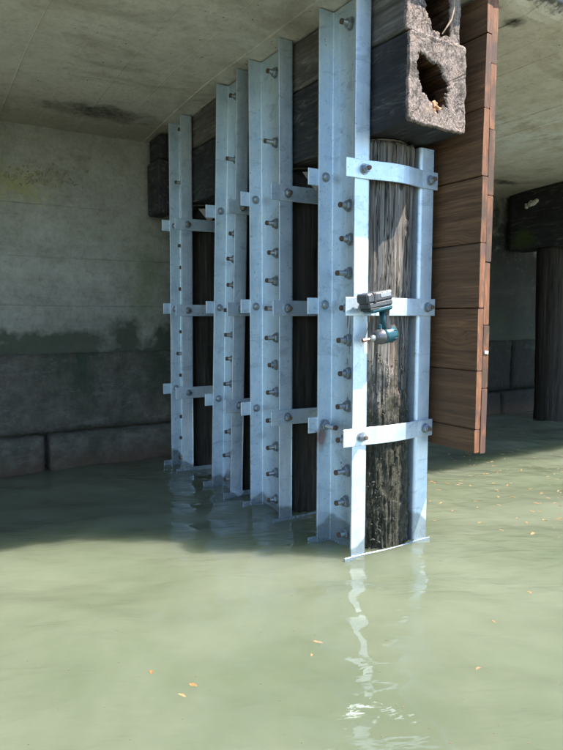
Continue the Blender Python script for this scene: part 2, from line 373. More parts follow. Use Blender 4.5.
# ------------------------------------------------------------------ concrete deck over everything
def sz(y):      # height of the underside
    return 2.412 - .08 * min(max((y - 3.3) / 1.2, 0), 1) ** 1.5
deck = empty('concrete_deck', (2, 3, 2.41), 'board-marked concrete deck slab overhead, stained brown at the back wall', 'deck')
bxs = []; x = -13.0; br = random.Random(2)
while x < 16: bxs.append(x); x += br.uniform(.19, .27)
gx = []; gz = []
for i, b in enumerate(bxs[:-1]):
    dz = br.uniform(-.003, .003); wv = bxs[i + 1] - b
    for f, e in ((0, 0), (.02, 1), (.5, 1), (.98, 1)):
        gx.append(b + wv * f); gz.append(dz if e else (-.0035 if br.random() < .4 else .001))
gy = [1.80] + list(np.arange(1.83, 2.2, .04)) + list(np.arange(2.2, 4.66, .1))
V = []; F = []
for y in gy:
    for x, dz in zip(gx, gz):
        ed = 0
        if y < 1.9: ed = max(0, .09 - (y - 1.8)) * (.35 + .9 * abs(fbm(x * 9, y * 9, 1)))
        yy = y - (.03 * fbm(x * 6, 3, 2) if y == 1.80 else 0)
        V.append((x, yy, sz(y) + dz + .004 * fbm(x * 2, y * 2, 5) + ed * .55))
n = len(gx)
for j in range(len(gy) - 1):
    for i in range(n - 1): F.append((j * n + i, (j + 1) * n + i, (j + 1) * n + i + 1, j * n + i + 1))
obj('underside', mesh('underside', V, F, SOFF), deck)
m = MB(); m.rbox(29, .5, .48, .02, 0, Matrix.Translation((1.4, 2.06, 2.72))); m.rbox(29, 6.0, .30, .02, 0, Matrix.Translation((1.4, 5.2, 2.63)))
m.build('slab_edge', simple('edge_concrete', (.30, .33, .38), .85, 0, (.12, .14, .17), 22, .6), deck)

# ------------------------------------------------------------------ abutment wall at the back
wall = empty('abutment_wall', (2, 4.6, 0), 'stained concrete abutment wall with mossy ledge at the back', 'wall')
def sheet(x0, x1, z0, z1, yf, step, amp, seed, dep=.5):
    nxn = int((x1 - x0) / step) + 1; nzn = max(2, int((z1 - z0) / step) + 1); V = []; F = []
    for j in range(nzn + 1):
        for i in range(nxn + 1):
            x = x0 + (x1 - x0) * i / nxn; z = z0 + (z1 - z0) * j / nzn
            d = amp * fbm(x * 3 + seed, z * 3, seed, 5) + amp * .5 * fbm(x * 14, z * 14, seed, 3)
            eb = min((x - x0), (x1 - x), (z - z0), (z1 - z)) / .03
            if eb < 1: d += (1 - eb) ** 2 * (.018 + .012 * nz(x * 20, z * 20, seed))
            jit = (.010 * nz(x * 11, 5, seed), .009 * fbm(x * 8, 9, seed)) if j in (0, nzn) or i in (0, nxn) else (0, 0)
            V.append((x + (jit[0] if i in (0, nxn) else 0), yf + d, z + (jit[1] if j in (0, nzn) else 0)))
    n = nxn + 1
    for j in range(nzn):
        for i in range(nxn): F.append((j * n + i, j * n + i + 1, (j + 1) * n + i + 1, (j + 1) * n + i))
    rim = [i for i in range(n)] + [j * n + nxn for j in range(1, nzn + 1)] + [nzn * n + i for i in range(nxn - 1, -1, -1)] + [j * n for j in range(nzn - 1, 0, -1)]
    b = len(V)
    for r_ in rim: V.append((V[r_][0], yf + dep, V[r_][2]))
    for k in range(len(rim)):
        k2 = (k + 1) % len(rim); F.append((rim[k2], rim[k], b + k, b + k2))
    return V, F
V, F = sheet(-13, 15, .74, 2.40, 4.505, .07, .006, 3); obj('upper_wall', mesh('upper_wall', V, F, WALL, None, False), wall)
# form-board lift lines cast into the upper wall
for zz in (1.14, 1.47, 1.82):
    m = MB(); pts = [(x, 4.502 + .004 * nz(x * 3, zz, 0), zz + .006 * nz(x * 1.2, zz, 4)) for x in np.arange(-3, 8, .12)]
    m.tube(pts, [.0022 + .0022 * max(0, nz(p[0] * 2, zz, 8)) for p in pts], 5); m.build('board_mark', WALL, wall)
for k, (a, b) in enumerate(((-6, -.9), (-.885, 2.6), (2.612, 5.78), (5.795, 9.5))):
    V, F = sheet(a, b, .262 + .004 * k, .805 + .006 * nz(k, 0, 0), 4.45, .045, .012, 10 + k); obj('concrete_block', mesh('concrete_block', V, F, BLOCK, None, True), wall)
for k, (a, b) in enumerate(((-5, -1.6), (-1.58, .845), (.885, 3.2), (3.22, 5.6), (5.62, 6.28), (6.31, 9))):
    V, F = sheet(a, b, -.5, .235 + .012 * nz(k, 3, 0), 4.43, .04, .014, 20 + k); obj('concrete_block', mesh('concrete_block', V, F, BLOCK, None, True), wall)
m = MB(); m.rbox(28, .5, 1.6, .01, 0, Matrix.Translation((1, 4.86, .05))); m.build('backing', BLOCK, wall)
# exposed pebbles in the lichen patch
m = MB(); pr = random.Random(8)
for k in range(150):
    x = pr.gauss(.72, .22); z = 2.0 + pr.gauss(0, .035) + .05 * (x - .7); r0 = pr.uniform(.004, .011)
    T = Matrix.Translation((x, 4.50, z)) @ Matrix.Rotation(pr.uniform(0, 6), 4, 'Y') @ Matrix.Diagonal((1.3, .9, .9, 1))
    m.lathe([(-r0, r0 * .3), (-r0 * .5, r0 * .85), (r0 * .4, r0 * .9), (r0, r0 * .3)], 7, 0, T)
tag(m.build('exposed_pebbles', simple('pebble', (.34, .31, .20), .8, 0, (.16, .14, .07), 40), wall), kind='stuff')

# ------------------------------------------------------------------ cap timbers with rotten ends
def timber(name, x0, x1, z0, z1, y0, y1, mats, hole, seed, label, group, rim=.0035, group_cat='timber', lean=0):
    """closed timber: side wall, uneven end face, rot pocket going inwards. hole = list of (x,z) fractions or None"""
    N = 152; cx, cz, hx, hz_ = (x0 + x1) / 2, (z0 + z1) / 2, (x1 - x0) / 2, (z1 - z0) / 2
    per = 4 * (hx + hz_); out = []
    for k in range(N):
        s = per * k / N
        for L, p, d in ((2 * hx, (-hx, -hz_), (1, 0)), (2 * hz_, (hx, -hz_), (0, 1)), (2 * hx, (hx, hz_), (-1, 0)), (2 * hz_, (-hx, hz_), (0, -1))):
            if s <= L + 1e-9: out.append([p[0] + d[0] * s, p[1] + d[1] * s]); break
            s -= L
    rc = .011
    for p in out:     # round the corners
        ax, az = abs(p[0]) - (hx - rc), abs(p[1]) - (hz_ - rc)
        if ax > 0 and az > 0:
            l = math.hypot(ax, az)
            if l > rc: p[0] = math.copysign(hx - rc + ax / l * rc, p[0]); p[1] = math.copysign(hz_ - rc + az / l * rc, p[1])
    V = []; F = []; M = []
    def ring(fn): b = len(V); V.extend(fn(k) for k in range(N)); return b
    def link(a, b, m):
        for k in range(N):
            k2 = (k + 1) % N; F.append((a + k, b + k, b + k2, a + k2)); M.append(m)
    def side(k, y):
        px, pz = out[k]; nr = math.hypot(px, pz)
        d = .006 * fbm(px * 14 + seed, y * 2.2, pz * 14, 4) + .0045 * nz(px * 45, y * 3, pz * 45 + seed)
        e = max(0, 1 - (y - y0) / .10); d += e * (.0045 * fbm(px * 22, pz * 22 + 7, seed, 5) - .001)
        return (cx + px * (1 + d / nr), y, cz + pz * (1 + d / nr))
    ysd = [y1]
    y = y1
    while y > y0 + .02: y -= max(.012, min(.05, (y - y0) * .2)); ysd.append(max(y, y0 + .012))
    prev = None; first = None
    for y in ysd:
        b = ring(lambda k: side(k, y))
        if prev is not None: link(b, prev, 0)
        else: first = b
        prev = b
    F.append(tuple(first + k for k in range(N))[::-1]); M.append(0)
    # end face
    if hole:
        hp = [((u - .5) * 2.12 * hx, (v - .5) * 2.12 * hz_) for u, v in hole]; hc = (sum(p[0] for p in hp) / len(hp), sum(p[1] for p in hp) / len(hp))
    else: hp, hc = None, (0, 0)
    def hpt(k):      # where the ray from hole centre to outer point k leaves the hole polygon
        px, pz = out[k]; dx, dz = px - hc[0], pz - hc[1]; best = .4
        if hp:
            for i in range(len(hp)):
                ax, az = hp[i][0] - hc[0], hp[i][1] - hc[1]; bx, bz = hp[(i + 1) % len(hp)][0] - hc[0], hp[(i + 1) % len(hp)][1] - hc[1]
                den = dx * (bz - az) - dz * (bx - ax)
                if abs(den) < 1e-9: continue
                tt = (ax * (bz - az) - az * (bx - ax)) / den; uu = (ax * dz - az * dx) / den
                if tt > 0 and -1e-6 <= uu <= 1 + 1e-6: best = tt
        jt = 1 + .17 * fbm(px * 30, pz * 30, seed + 3, 4) + .13 * nz(px * 100, pz * 100, seed)
        return (hc[0] + dx * best * jt, hc[1] + dz * best * jt)
    hpts = [hpt(k) for k in range(N)]
    NR = 16
    for i in range(NR + 1):
        f = i / NR
        def fn(k):
            px, pz = out[k]; qx, qz = hpts[k]; ox, _, oz = side(k, y0)
            x = (ox - cx) * (1 - f) + qx * f; z = (oz - cz) * (1 - f) + qz * f
            d = .0025 * fbm(x * 9, z * 9, seed, 4) + .0012 * nz(x * 75, z * 75, seed + 5)
            ck = abs(nz(x * 9 + .5 * nz(z * 14, x * 9, 3), z * 9, seed + 9)); d += .005 * max(0, 1 - ck / .02)
            d -= rim * max(0, 1 - abs(f - .07) / .09)
            if hole: d += .007 * max(0, (f - .9) / .1) ** 2
            return (cx + x, y0 + d + lean * z, cz + z)
        b = ring(fn); link(b, prev, 1); prev = b
    if hole:
        for i in range(1, 13):
            f = i / 12
            def fn(k):
                qx, qz = hpts[k]; x, z = qx - hc[0], qz - hc[1]
                sc = (1 + .25 * math.sin(f * 2.4)) * (1 - .75 * f ** 4) * (1 + .30 * fbm(qx * 18, f * 5, qz * 18 + seed, 4))
                return (cx + hc[0] + x * sc, y0 + .02 + .42 * f, cz + hc[1] + z * sc)
            b = ring(fn); link(b, prev, 2); prev = b
        F.append(tuple(prev + k for k in range(N))); M.append(2)
    else:
        F.append(tuple(prev + k for k in range(N))); M.append(1)
    me = mesh(name, V, F, mats, M, True)
    o = obj(name, me); return tag(o, label, group_cat, group)
h_low = [(.14, .70), (.22, .76), (.34, .74), (.42, .70), (.52, .69), (.58, .60), (.66, .52), (.68, .44), (.63, .37), (.66, .28), (.55, .22), (.45, .21), (.38, .30), (.30, .36), (.22, .46), (.18, .56)]
h_up = [(.38, .98), (.40, .70), (.36, .50), (.44, .34), (.52, .14), (.66, .10), (.78, .12), (.80, .40), (.78, .70), (.80, .98), (.6, 1.0)]
G1 = 'stacked cap timbers on the nearest pile row'
lo_b = timber('cap_timber', 1.742, 2.062, 1.822, 2.168, 1.862, 4.44, [BLOW, ENDG, ROT], h_low, 1, 'black creosoted lower cap timber with a rotted hollow square end', G1)
up_b = timber('cap_timber', 1.744, 2.045, 2.174, 2.40, 1.885, 4.36, [BUP, ENDG, ROT], h_up, 5, 'grey weathered upper cap timber with split hollow end under the deck', G1)
m = MB()
for k in range(9):
    a = rng.uniform(0, 6); T = Matrix.Translation((1.905 + rng.uniform(-.022, .022), 1.885 + rng.uniform(-.008, .02), 1.915 + rng.uniform(-.03, .035))) @ Matrix.Rotation(a, 4, 'Y') @ Matrix.Rotation(rng.uniform(-.6, .6), 4, 'X')
    m.rbox(rng.uniform(.012, .028), rng.uniform(.01, .03), rng.uniform(.012, .03), .004, 0, T)
c = m.build('rotten_chunk', simple('orange_rot', (.55, .29, .14), .9, 0, (.30, .15, .08), 90, .6), lo_b)
m = MB(); m.tube([(1.985, 1.875, 2.40), (1.99, 1.868, 2.34), (1.982, 1.862, 2.295), (1.965, 1.858, 2.25), (1.94, 1.860, 2.215), (1.925, 1.868, 2.19)], [.004, .004, .0035, .004, .003, .002], 6)
m.build('root_strand', simple('dry_root', (.42, .30, .19), .9), up_b)

m = MB(); T = Matrix.Translation((1.672, 4.315, 1.972)); m.rbox(.118, .23, .372, .012, 0, T); m.rbox(.10, .20, .165, .01, 0, Matrix.Translation((1.682, 4.325, 2.245)))
tag(m.build('bearing_block', BLOW), 'black timber bearing block between the farthest brace and the back wall', 'block')
# ------------------------------------------------------------------ timber piles
def pile(cx, cy, r0, r1, z0, z1, mat, seed, label, group, knots=(), tidal=.0, nh=72):
    step = .016 if nh > 60 else .04
    nv = int((z1 - z0) / step); V = []; F = []; M = []
    for j in range(nv + 1):
        z = z0 + (z1 - z0) * j / nv; f = (z - z0) / (z1 - z0); r = r0 + (r1 - r0) * f
        ox = .010 * math.sin(z * 2.1 + seed); oy = .008 * math.cos(z * 1.7 + seed * 2)
        for k in range(nh):
            t = 2 * math.pi * k / nh; cxn, cyn = math.cos(t), math.sin(t)
            dt0 = (t - R(-42) + math.pi) % (2 * math.pi) - math.pi; d = (.009 * cxn * cxn - .003 + (.016 + .012 * min(max(z, 0), 1.7) / 1.7) * math.exp(-(dt0 / R(24)) ** 2) if tidal == 1 else 0) + .006 * fbm(cxn * 3 + seed, cyn * 3, z * 1.2, 4) + .0025 * nz(cxn * 16, cyn * 16 + seed, z * 1.5)
            crk = abs(nz(cxn * 4.2 + seed * 3, cyn * 4.2, z * .45)); d -= .016 * max(0, 1 - crk / .045)
            low = min(max((.95 - z) / .5, 0), 1) * tidal
            if low: d += low * (.012 * fbm(cxn * 9, cyn * 9, z * 8 + seed, 5) + .010 * max(0, nz(cxn * 20, cyn * 20, z * 24)) + .006 * nz(cxn * 45, cyn * 45, z * 50) + .004)
            for kt, kz, kr, kh in knots:
                dt = (t - kt + math.pi) % (2 * math.pi) - math.pi; q = ((dt * r / kr) ** 2 + ((z - kz) / (kr * 1.5)) ** 2)
                d += kh * math.exp(-q) - kh * .8 * math.exp(-q * 7)
            if j == nv: d -= .006 + .01 * abs(nz(cxn * 6, cyn * 6, seed))
            rr = r + d; yy = cy + oy + rr * cyn
            if tidal == 1:
                lim = 2.060 if z < 1.25 else 2.060 - .008 * min((z - 1.25) / .25, 1)
                if z < 1.25: yy += .008 * min((1.25 - z) / .3, 1)
                if yy < lim + .005: yy = lim + .005 * math.exp((yy - lim - .005) / .005)
            V.append((cx + ox + rr * cxn, yy, z + (.012 * nz(cxn * 5, cyn * 5, seed) if j == nv else 0)))
    for j in range(nv):
        for k in range(nh):
            k2 = (k + 1) % nh; F.append((j * nh + k, j * nh + k2, (j + 1) * nh + k2, (j + 1) * nh + k))
    F.append(tuple(nv * nh + k for k in range(nh)))
    return tag(obj('timber_pile', mesh('timber_pile', V, F, mat, None, True)), label, 'pile', group)
GP = 'timber piles clamped in steel braces'
YN = [(2.070, 2.335), (2.665, 2.975), (3.215, 3.475), (3.930, 4.140)]
plab = ['nearest timber pile, grey and cracked, crusted with growth near the water',
        'second timber pile from the front, dark wood showing just left of the nearest brace',
        'third timber pile from the front, a narrow dark strip left of the second brace',
        'farthest clamped timber pile, dark wood showing left of the third brace']
piles = []
for i, (a, b) in enumerate(YN):
    cy = (a + b) / 2 + (.006 if i == 0 else 0)
    if i == 0:
        o = pile(1.880, cy - .016, .134, .136, -.7, 1.812, PILE, 2.3, plab[i], GP, knots=((R(-66), 1.45, .019, .020), (R(-100), .80, .026, .02), (R(-112), .62, .024, .018), (R(-70), .69, .02, .016), (R(-84), .30, .024, .018), (R(-55), .95, .02, .012)), tidal=1, nh=200)
    else:
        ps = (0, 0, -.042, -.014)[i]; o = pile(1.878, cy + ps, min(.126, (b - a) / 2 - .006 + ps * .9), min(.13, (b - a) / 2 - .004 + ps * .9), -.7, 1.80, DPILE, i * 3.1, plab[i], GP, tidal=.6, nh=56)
    piles.append(o)
# crust of barnacles on the nearest pile
m = MB(); cr = random.Random(5)
for k in range(350):
    t = R(cr.uniform(-175, 10)); z = cr.uniform(0, .92); z = z if cr.random() < .8 else z * .5
    if fbm(t * 2.5, z * 3, 4) < -.05: continue
    r = .136; p = Vector((1.880 + (r + .006) * math.cos(t), YN[0][0] + .1225 + r * math.sin(t), z)); q = cr.uniform(.0015, .0045)
    T = Matrix.Translation(p) @ Vector((math.cos(t), math.sin(t), 0)).to_track_quat('X', 'Z').to_matrix().to_4x4() @ Matrix.Rotation(cr.uniform(0, 6), 4, 'X') @ Matrix.Diagonal((1, 1, cr.uniform(1, 2.2), 1))
    m.lathe([(-.004, q), (q * .5, q * .8), (q * .9, q * .4)], 6, 0, T)
tag(m.build('barnacle_crust', simple('barnacle', (.075, .07, .052), .9, 0, (.02, .021, .015), 30, .6), piles[0]), kind='stuff')
# shims and splinters between pile heads and timbers
for i, (a, b) in enumerate(YN):
    m = MB(); cy = (a + b) / 2; V = []; n = 26
    for k in range(n):
        t = 2 * math.pi * k / n; r = .137 * (1 + .06 * nz(math.cos(t) * 3, math.sin(t) * 3, i)); V.append((1.878 + min(max(r * math.cos(t), -.128), .128), cy + r * math.sin(t) * min(1, (b - a) / .27), 1.808 + (.006 if i else .004)))
    V2 = [(v[0], v[1], v[2] + .005) for v in V]
    m.add(V + V2, [tuple(range(n))[::-1], tuple(range(n, 2 * n))] + [(k, (k + 1) % n, n + (k + 1) % n, n + k) for k in range(n)])
    m.build('shim_plate', simple('grey_shim', (.22, .19, .15), .8, 0, (.09, .075, .06), 30, .4), piles[i])
for i in (1, 2, 3):       # split pale wedge hanging from the pile head
    a, b = YN[i]; m = MB(); x0 = 1.80; y = a - .004
    m.add([(1.79, y + .01, 1.79), (1.90, y, 1.80), (1.93, y - .01, 1.775), (1.86, y - .02, 1.70), (1.80, y + .02, 1.79), (1.90, y + .03, 1.80), (1.93, y + .02, 1.775), (1.87, y + .01, 1.70)], [(0, 3, 2, 1), (4, 5, 6, 7), (0, 1, 5, 4), (1, 2, 6, 5), (2, 3, 7, 6), (3, 0, 4, 7)])
    m.build('split_wedge', simple('pale_split_wood', (.55, .50, .43), .85, 0, (.35, .30, .24), 50, .5), piles[i])

# ------------------------------------------------------------------ galvanized braces
def fast(name, stud, nut=True, head=False, sc=1.28):
    """fastener pointing along +X from the plate face at x = 0"""
    m = MB(); n = 14
    m.lathe([(0, .0222), (.0035, .0222), (.0042, .0215)], 18, 0)
    if head: m.lathe([(.004, .018), (.008, .0175), (.012, .0145), (.0145, .008)], 16, 0)
    else:
        m.lathe([(.004, .0165), (.005, .0175), (.018, .0175), (.0205, .0155)], 6, 0)
        pr = [(.018, .0092)]
        x = .021
        while x < stud: pr += [(x, .0094), (x + .0015, .0084)]; x += .003
        pr += [(stud, .0088), (stud + .0015, .0072)]
        m.lathe(pr, 10, 0, None, False); m.lathe([(stud - .006, .0096), (stud + .001, .0092), (stud + .002, .007)], 10, 1)
    m.V = [(v[0] * 1.12, v[1] * sc, v[2] * sc) for v in m.V]
    me = m.me(name, [BOLT, RUST]); return me
F_LONG = [fast('bolt', s) for s in (.048, .056, .064, .042)]
F_SHORT = fast('bolt', .032, sc=1.02); F_HEAD = fast('bolt', .012, head=True, sc=.98); F_VLONG = fast('bolt', .082)
RX = {'-x': (0, 0, math.pi), '-y': (0, 0, -math.pi / 2), '+x': (0, 0, 0)}
def bolt(me, p, d, parent, tw=None):
    o = obj('bolt', me, parent, p)
    M = Matrix.Rotation(RX[d][2], 4, 'Z') @ Matrix.Rotation((rng.uniform(0, 6) if tw is None else tw), 4, 'X') @ Matrix.Rotation(rng.gauss(0, .02), 4, 'Z')
    o.rotation_euler = M.to_euler(); return o
TH = .0095
def channel(ya, yb, xw, xt, z0, z1, parent, lean=0):
    """press-formed C: web at xw, flanges to xt; ya near, yb far; profile runs in XY"""
    s = 1 if xt > xw else -1; ro = .015; pts_o = []; pts_i = []
    def arc(cx, cy, r, a0, a1, n=5): return [(cx + r * math.cos(a0 + (a1 - a0) * k / n), cy + r * math.sin(a0 + (a1 - a0) * k / n)) for k in range(n + 1)]
    # drawn for s = +1 (web on the low-x side) then mirrored
    Wd = abs(xt - xw)
    outer = [(Wd, 0)] + arc(ro, ro, ro, -math.pi / 2, -math.pi) + arc(ro, (yb - ya) - ro, ro, math.pi, math.pi / 2) + [(Wd, yb - ya)]
    ri = ro - TH
    inner = [(Wd, yb - ya - TH)] + arc(ro, (yb - ya) - ro, ri, math.pi / 2, math.pi) + arc(ro, ro, ri, -math.pi, -math.pi / 2) + [(Wd, TH)]
    P = outer + inner; n = len(P); V = []; F = []
    zs = [z0 + (z1 - z0) * k / 14 for k in range(15)]
    for z in zs:
        wob = .0016 * math.sin(z * 2.3 + ya * 9)
        for x, y in P: V.append((xw + s * x + wob, ya + y + wob * .6 + lean * z, z))
    for j in range(len(zs) - 1):
        for k in range(n):
            k2 = (k + 1) % n; q = (j * n + k, j * n + k2, (j + 1) * n + k2, (j + 1) * n + k); F.append(q if s < 0 else q[::-1])
    no = len(outer)
    for base, fl in ((0, False), ((len(zs) - 1) * n, True)):
        for k in range(no - 1):
            q = (base + k, base + k + 1, base + n - 2 - k, base + n - 1 - k); F.append(q if fl else q[::-1])
    me = mesh('steel_channel', V, F, GALV)
    bm_ = me; o = obj('steel_channel', me, parent)
    bv = o.modifiers.new('bev', 'BEVEL'); bv.width = .0012; bv.segments = 1; bv.limit_method = 'ANGLE'; bv.angle_limit = R(50)
    return o
def strap(x0, x1, y, z, h, parent, bow=0, sag=0, front=True, th=.008, tilt=0, name='steel_strap'):
    n = 16; V = []; F = []
    for k in range(n + 1):
        f = k / n; x = x0 + (x1 - x0) * f; g = min(max((f - .2) / .64, 0), 1); by = -bow * math.sin(math.pi * g) ** 1.2; dz = -sag * g ** 2 + tilt * (f - .5)
        for yy in (y + by, y + by + th):
            V += [(x, yy, z - h / 2 + dz), (x, yy, z + h / 2 + dz)]
    for k in range(n):
        b = k * 4; c = b + 4
        F += [(b, c, c + 1, b + 1), (b + 2, b + 3, c + 3, c + 2), (b + 1, c + 1, c + 3, b + 3), (b, b + 2, c + 2, c)]
    F += [(0, 1, 3, 2), (n * 4, n * 4 + 2, n * 4 + 3, n * 4 + 1)]
    o = obj(name, mesh(name, V, F, GALV), parent)
    bv = o.modifiers.new('bev', 'BEVEL'); bv.width = .0015; bv.segments = 1; bv.limit_method = 'ANGLE'; bv.angle_limit = R(50)
    return o
blab = ['nearest galvanized steel brace, partly sunlit, with a power driver on it',
        'second galvanized steel brace from the front, wide channel with straps on a dark pile',
        'third galvanized steel brace from the front, between the second and farthest braces',
        'farthest and smallest galvanized steel brace, beside the abutment wall']
XW, XT, XR, XRT = 1.735, 1.650, 2.018, 2.102
TOP = [2.403, 2.404, 2.400, 2.372]
LV = [1.675, 1.104, .545, -.018]
for i, (a, b) in enumerate(YN):
    br_ = empty('steel_brace', (1.86, (a + b) / 2, -.6), blab[i], 'brace', 'steel braces in a row along the pier')
    ln = (0, 0, -.048, -.018)[i]
    L = channel(a, b, XW, XT, -.6, TOP[i], br_, ln)
    Rr = channel(a, b, XR, XRT, -.6, 1.806, br_, ln)
    yc = (a + b) / 2
    zsb = [1.545 - .1475 * k for k in range(12)] + [2.305] + ([1.96] if i != 0 else [])
    for z in zsb:
        me_ = F_LONG[rng.choice((0, 0, 1, 1, 2, 3))]
        bolt(me_, (XW - TH, yc + ln * z + rng.uniform(-.006, .006) - .006, z + rng.uniform(-.004, .004)), '-x', L)
    for z in zsb[::2]:
        if z < 1.7: bolt(F_HEAD, (XR + TH, yc + ln * z, z), '+x', Rr)
    for j, z in enumerate(LV):
        sj = rng.uniform(-.004, .004)
        x0 = XT - .046 + rng.uniform(-.008, .008); x1 = XRT + .018
        bow = ((.024, .010, .014, .012)[j] if i == 0 else rng.uniform(0, .012)); sag = (.003, 0, -.003, 0)[j] if i == 0 else rng.uniform(-.006, .006)
        zz = z + sj + 0
        ly = ln * z; s1 = strap(x0, x1, a - .0085 + ly - abs(ln) * .04, zz, .077, br_, bow, sag)
        s2 = strap(XT - .05 + rng.uniform(-.006, .006), x1, b + .0007 + ly + abs(ln) * .05, z + rng.uniform(-.006, .006) + .012, .074, br_)
        if j < 3:
            bolt(F_SHORT, (XT + .042, a - .0087 + ly - abs(ln) * .04, zz), '-y', s1); bolt(F_SHORT, (XR + .052, a - .0087 + ly - abs(ln) * .04, zz - sag), '-y', s1)
            bolt(F_VLONG if (i == 0 and j == 2) else F_HEAD, (XT + .036, b - TH - .0002 + ly - abs(ln) * .012, z + .012), '-y', s2)

# ------------------------------------------------------------------ plank screen to the right of the near pile
scr = empty('plank_screen', (2.20, 2.9, .45), 'thick brown timber plank screen, two layers of boards, hanging beside the nearest pile', 'screen')
def plank(x0, x1, z0, z1, y0, y1, seed):
    V = []; F = []; M = []; nl = 14; b = .004
    prof = [(x0 + b, z0), (x1 - b, z0), (x1, z0 + b), (x1, z1 - b), (x1 - b, z1), (x0 + b, z1), (x0, z1 - b), (x0, z0 + b)]
    for k in range(nl + 1):
        f = (k / nl) ** 1.6; y = y0 + (y1 - y0) * f
        for q, (x, z) in enumerate(prof):
            V.append((x + .0016 * nz(y * 2, z * 4, seed) , y - (.004 if k == 0 and False else 0) + (.003 * nz(x * 30, z * 20, seed) if k == 0 else 0), z + .0016 * nz(y * 1.6, x * 9, seed + 4)))
    for k in range(nl):
        for q in range(8):
            q2 = (q + 1) % 8; F.append((k * 8 + q, k * 8 + q2, (k + 1) * 8 + q2, (k + 1) * 8 + q)[::-1]); M.append(0)
    F.append(tuple(range(8))); M.append(1); F.append(tuple(nl * 8 + q for q in range(8))[::-1]); M.append(0)
    return obj('plank', mesh('plank', V, F, [PLK, PEND], M), scr)
JA = [.458, .565, .825, 1.099, 1.378, 1.658, 1.938, 2.239, 2.398]; JB = [.452, .746, 1.025, 1.297, 1.58, 1.856, 2.125, 2.398]
pr = random.Random(21)
for z0, z1 in zip(JA, JA[1:]): plank(2.150 + pr.uniform(0, .003), 2.1855, z0 + .0015, z1 - .002, 1.838 + pr.uniform(-.0015, .0015), 4.30, pr.uniform(0, 50))
for z0, z1 in zip(JB, JB[1:]): plank(2.1875, 2.222 + pr.uniform(-.001, .001), z0 + .0015, z1 - .002, 1.838 + pr.uniform(-.0025, .0015), 4.30, pr.uniform(0, 50))
m = MB(); m.rbox(.024, .003, .014, .001, 0, Matrix.Translation((2.205, 1.8325, .905)) @ Matrix.Rotation(.1, 4, 'Y')); m.build('white_tag', simple('tag_plastic', (.8, .8, .78), .5), scr)

# ------------------------------------------------------------------ next pier row on the right
o = timber('cap_timber', 5.63, 5.95, 1.765, 2.372, 2.2, 4.44, [BLOW, ENDG, ROT], None, 9, 'black mossy cap timber in deep shade at the right edge', None)
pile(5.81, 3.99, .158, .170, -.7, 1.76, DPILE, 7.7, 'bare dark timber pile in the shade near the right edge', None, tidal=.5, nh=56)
m = MB(); fr = random.Random(3)
for k in range(14):
    q = fr.uniform(.012, .03); T = Matrix.Translation((5.615 + fr.uniform(-.01, .01), 4.15 + fr.gauss(0, .035), 2.225 + fr.gauss(0, .012))) @ Matrix.Rotation(fr.uniform(0, 6), 4, 'X')
    m.lathe([(-q * .6, q * .4), (-q * .2, q), (q * .4, q * .8), (q * .8, q * .3)], 8, 0, T)
tag(m.build('foam_clump', simple('pale_foam', (.62, .62, .56), .9, 0, (.45, .44, .38), 60, .5), None, True), 'small pale foam clump stuck on the black timber at right', 'foam')

# ------------------------------------------------------------------ cordless driver hanging upside down from the middle strap
TEAL = simple('teal_plastic', (.008, .075, .095), .36, 0, (.006, .055, .072), 40, .05); BLK = simple('black_rubber', (.022, .023, .025), .55, 0, (.035, .035, .036), 80, .2)
GRY = simple('battery_grey', (.045, .048, .052), .42, 0, (.08, .083, .088), 50, .1); SIL = simple('tool_metal', (.42, .43, .44), .35, .85, (.3, .3, .31), 60, .1)
REDT = simple('bit_copper', (.42, .17, .12), .4, .6); WHT = simple('label_white', (.30, .32, .33), .4)
drv = empty('cordless_driver', (1.76, 2.0, .95), 'teal and black cordless impact driver hung upside down on the middle strap', 'power tool')
yD = 1.995
TB = Matrix.Translation((1.703, yD, 1.132)) @ Matrix.Rotation(-.17, 4, 'Y')
m = MB(); m.rbox(.142, .076, .040, .008, 0, TB @ Matrix.Translation((0, 0, .012))); m.rbox(.130, .070, .026, .006, 0, TB @ Matrix.Translation((.002, 0, -.018)))
for k in range(4): m.rbox(.004, .0775, .03, .001, 0, TB @ Matrix.Translation((-.045 + .028 * k, 0, .012)))
bat = m.build('battery', GRY, drv)
m = MB(); m.rbox(.018, .079, .043, .004, 0, TB @ Matrix.Translation((-.030, 0, .012))); m.build('battery_latch', BLK, bat)
m = MB(); m.rbox(.055, .002, .016, .0006, 0, TB @ Matrix.Translation((.028, -.0387, .016))); m.build('battery_label', WHT, bat)
m = MB(); m.rbox(.118, .066, .022, .007, 0, TB @ Matrix.Translation((.008, 0, -.040))); ft = m.build('base_housing', TEAL, drv)
m = MB(); m.rbox(.05, .067, .012, .004, 0, TB @ Matrix.Translation((-.034, 0, -.034))); m.build('base_trim', BLK, ft)
def ell(m, pts, n=18, mi=0):
    V = []; F = []
    for (x, z, rx, ry) in pts:
        for k in range(n):
            t = 2 * math.pi * k / n; V.append((x + rx * math.cos(t), yD + ry * math.sin(t), z + rx * math.cos(t) * .12))
    for i in range(len(pts) - 1):
        for k in range(n):
            k2 = (k + 1) % n; F.append((i * n + k, (i + 1) * n + k, (i + 1) * n + k2, i * n + k2))
    F.append(tuple(range(n))); F.append(tuple((len(pts) - 1) * n + k for k in range(n))[::-1]); m.add(V, F, mi)
m = MB(); ell(m, [(1.757, 1.100, .026, .026), (1.757, 1.085, .021, .020), (1.758, 1.06, .019, .018), (1.761, 1.035, .021, .019), (1.766, 1.015, .026, .021), (1.77, 1.0, .030, .022)]); hd = m.build('handle', BLK, drv, True)
m = MB(); ell(m, [(1.742, 1.088, .008, .0185), (1.745, 1.05, .008, .0165), (1.748, 1.012, .012, .019)]); m.build('handle_side', TEAL, hd, True)
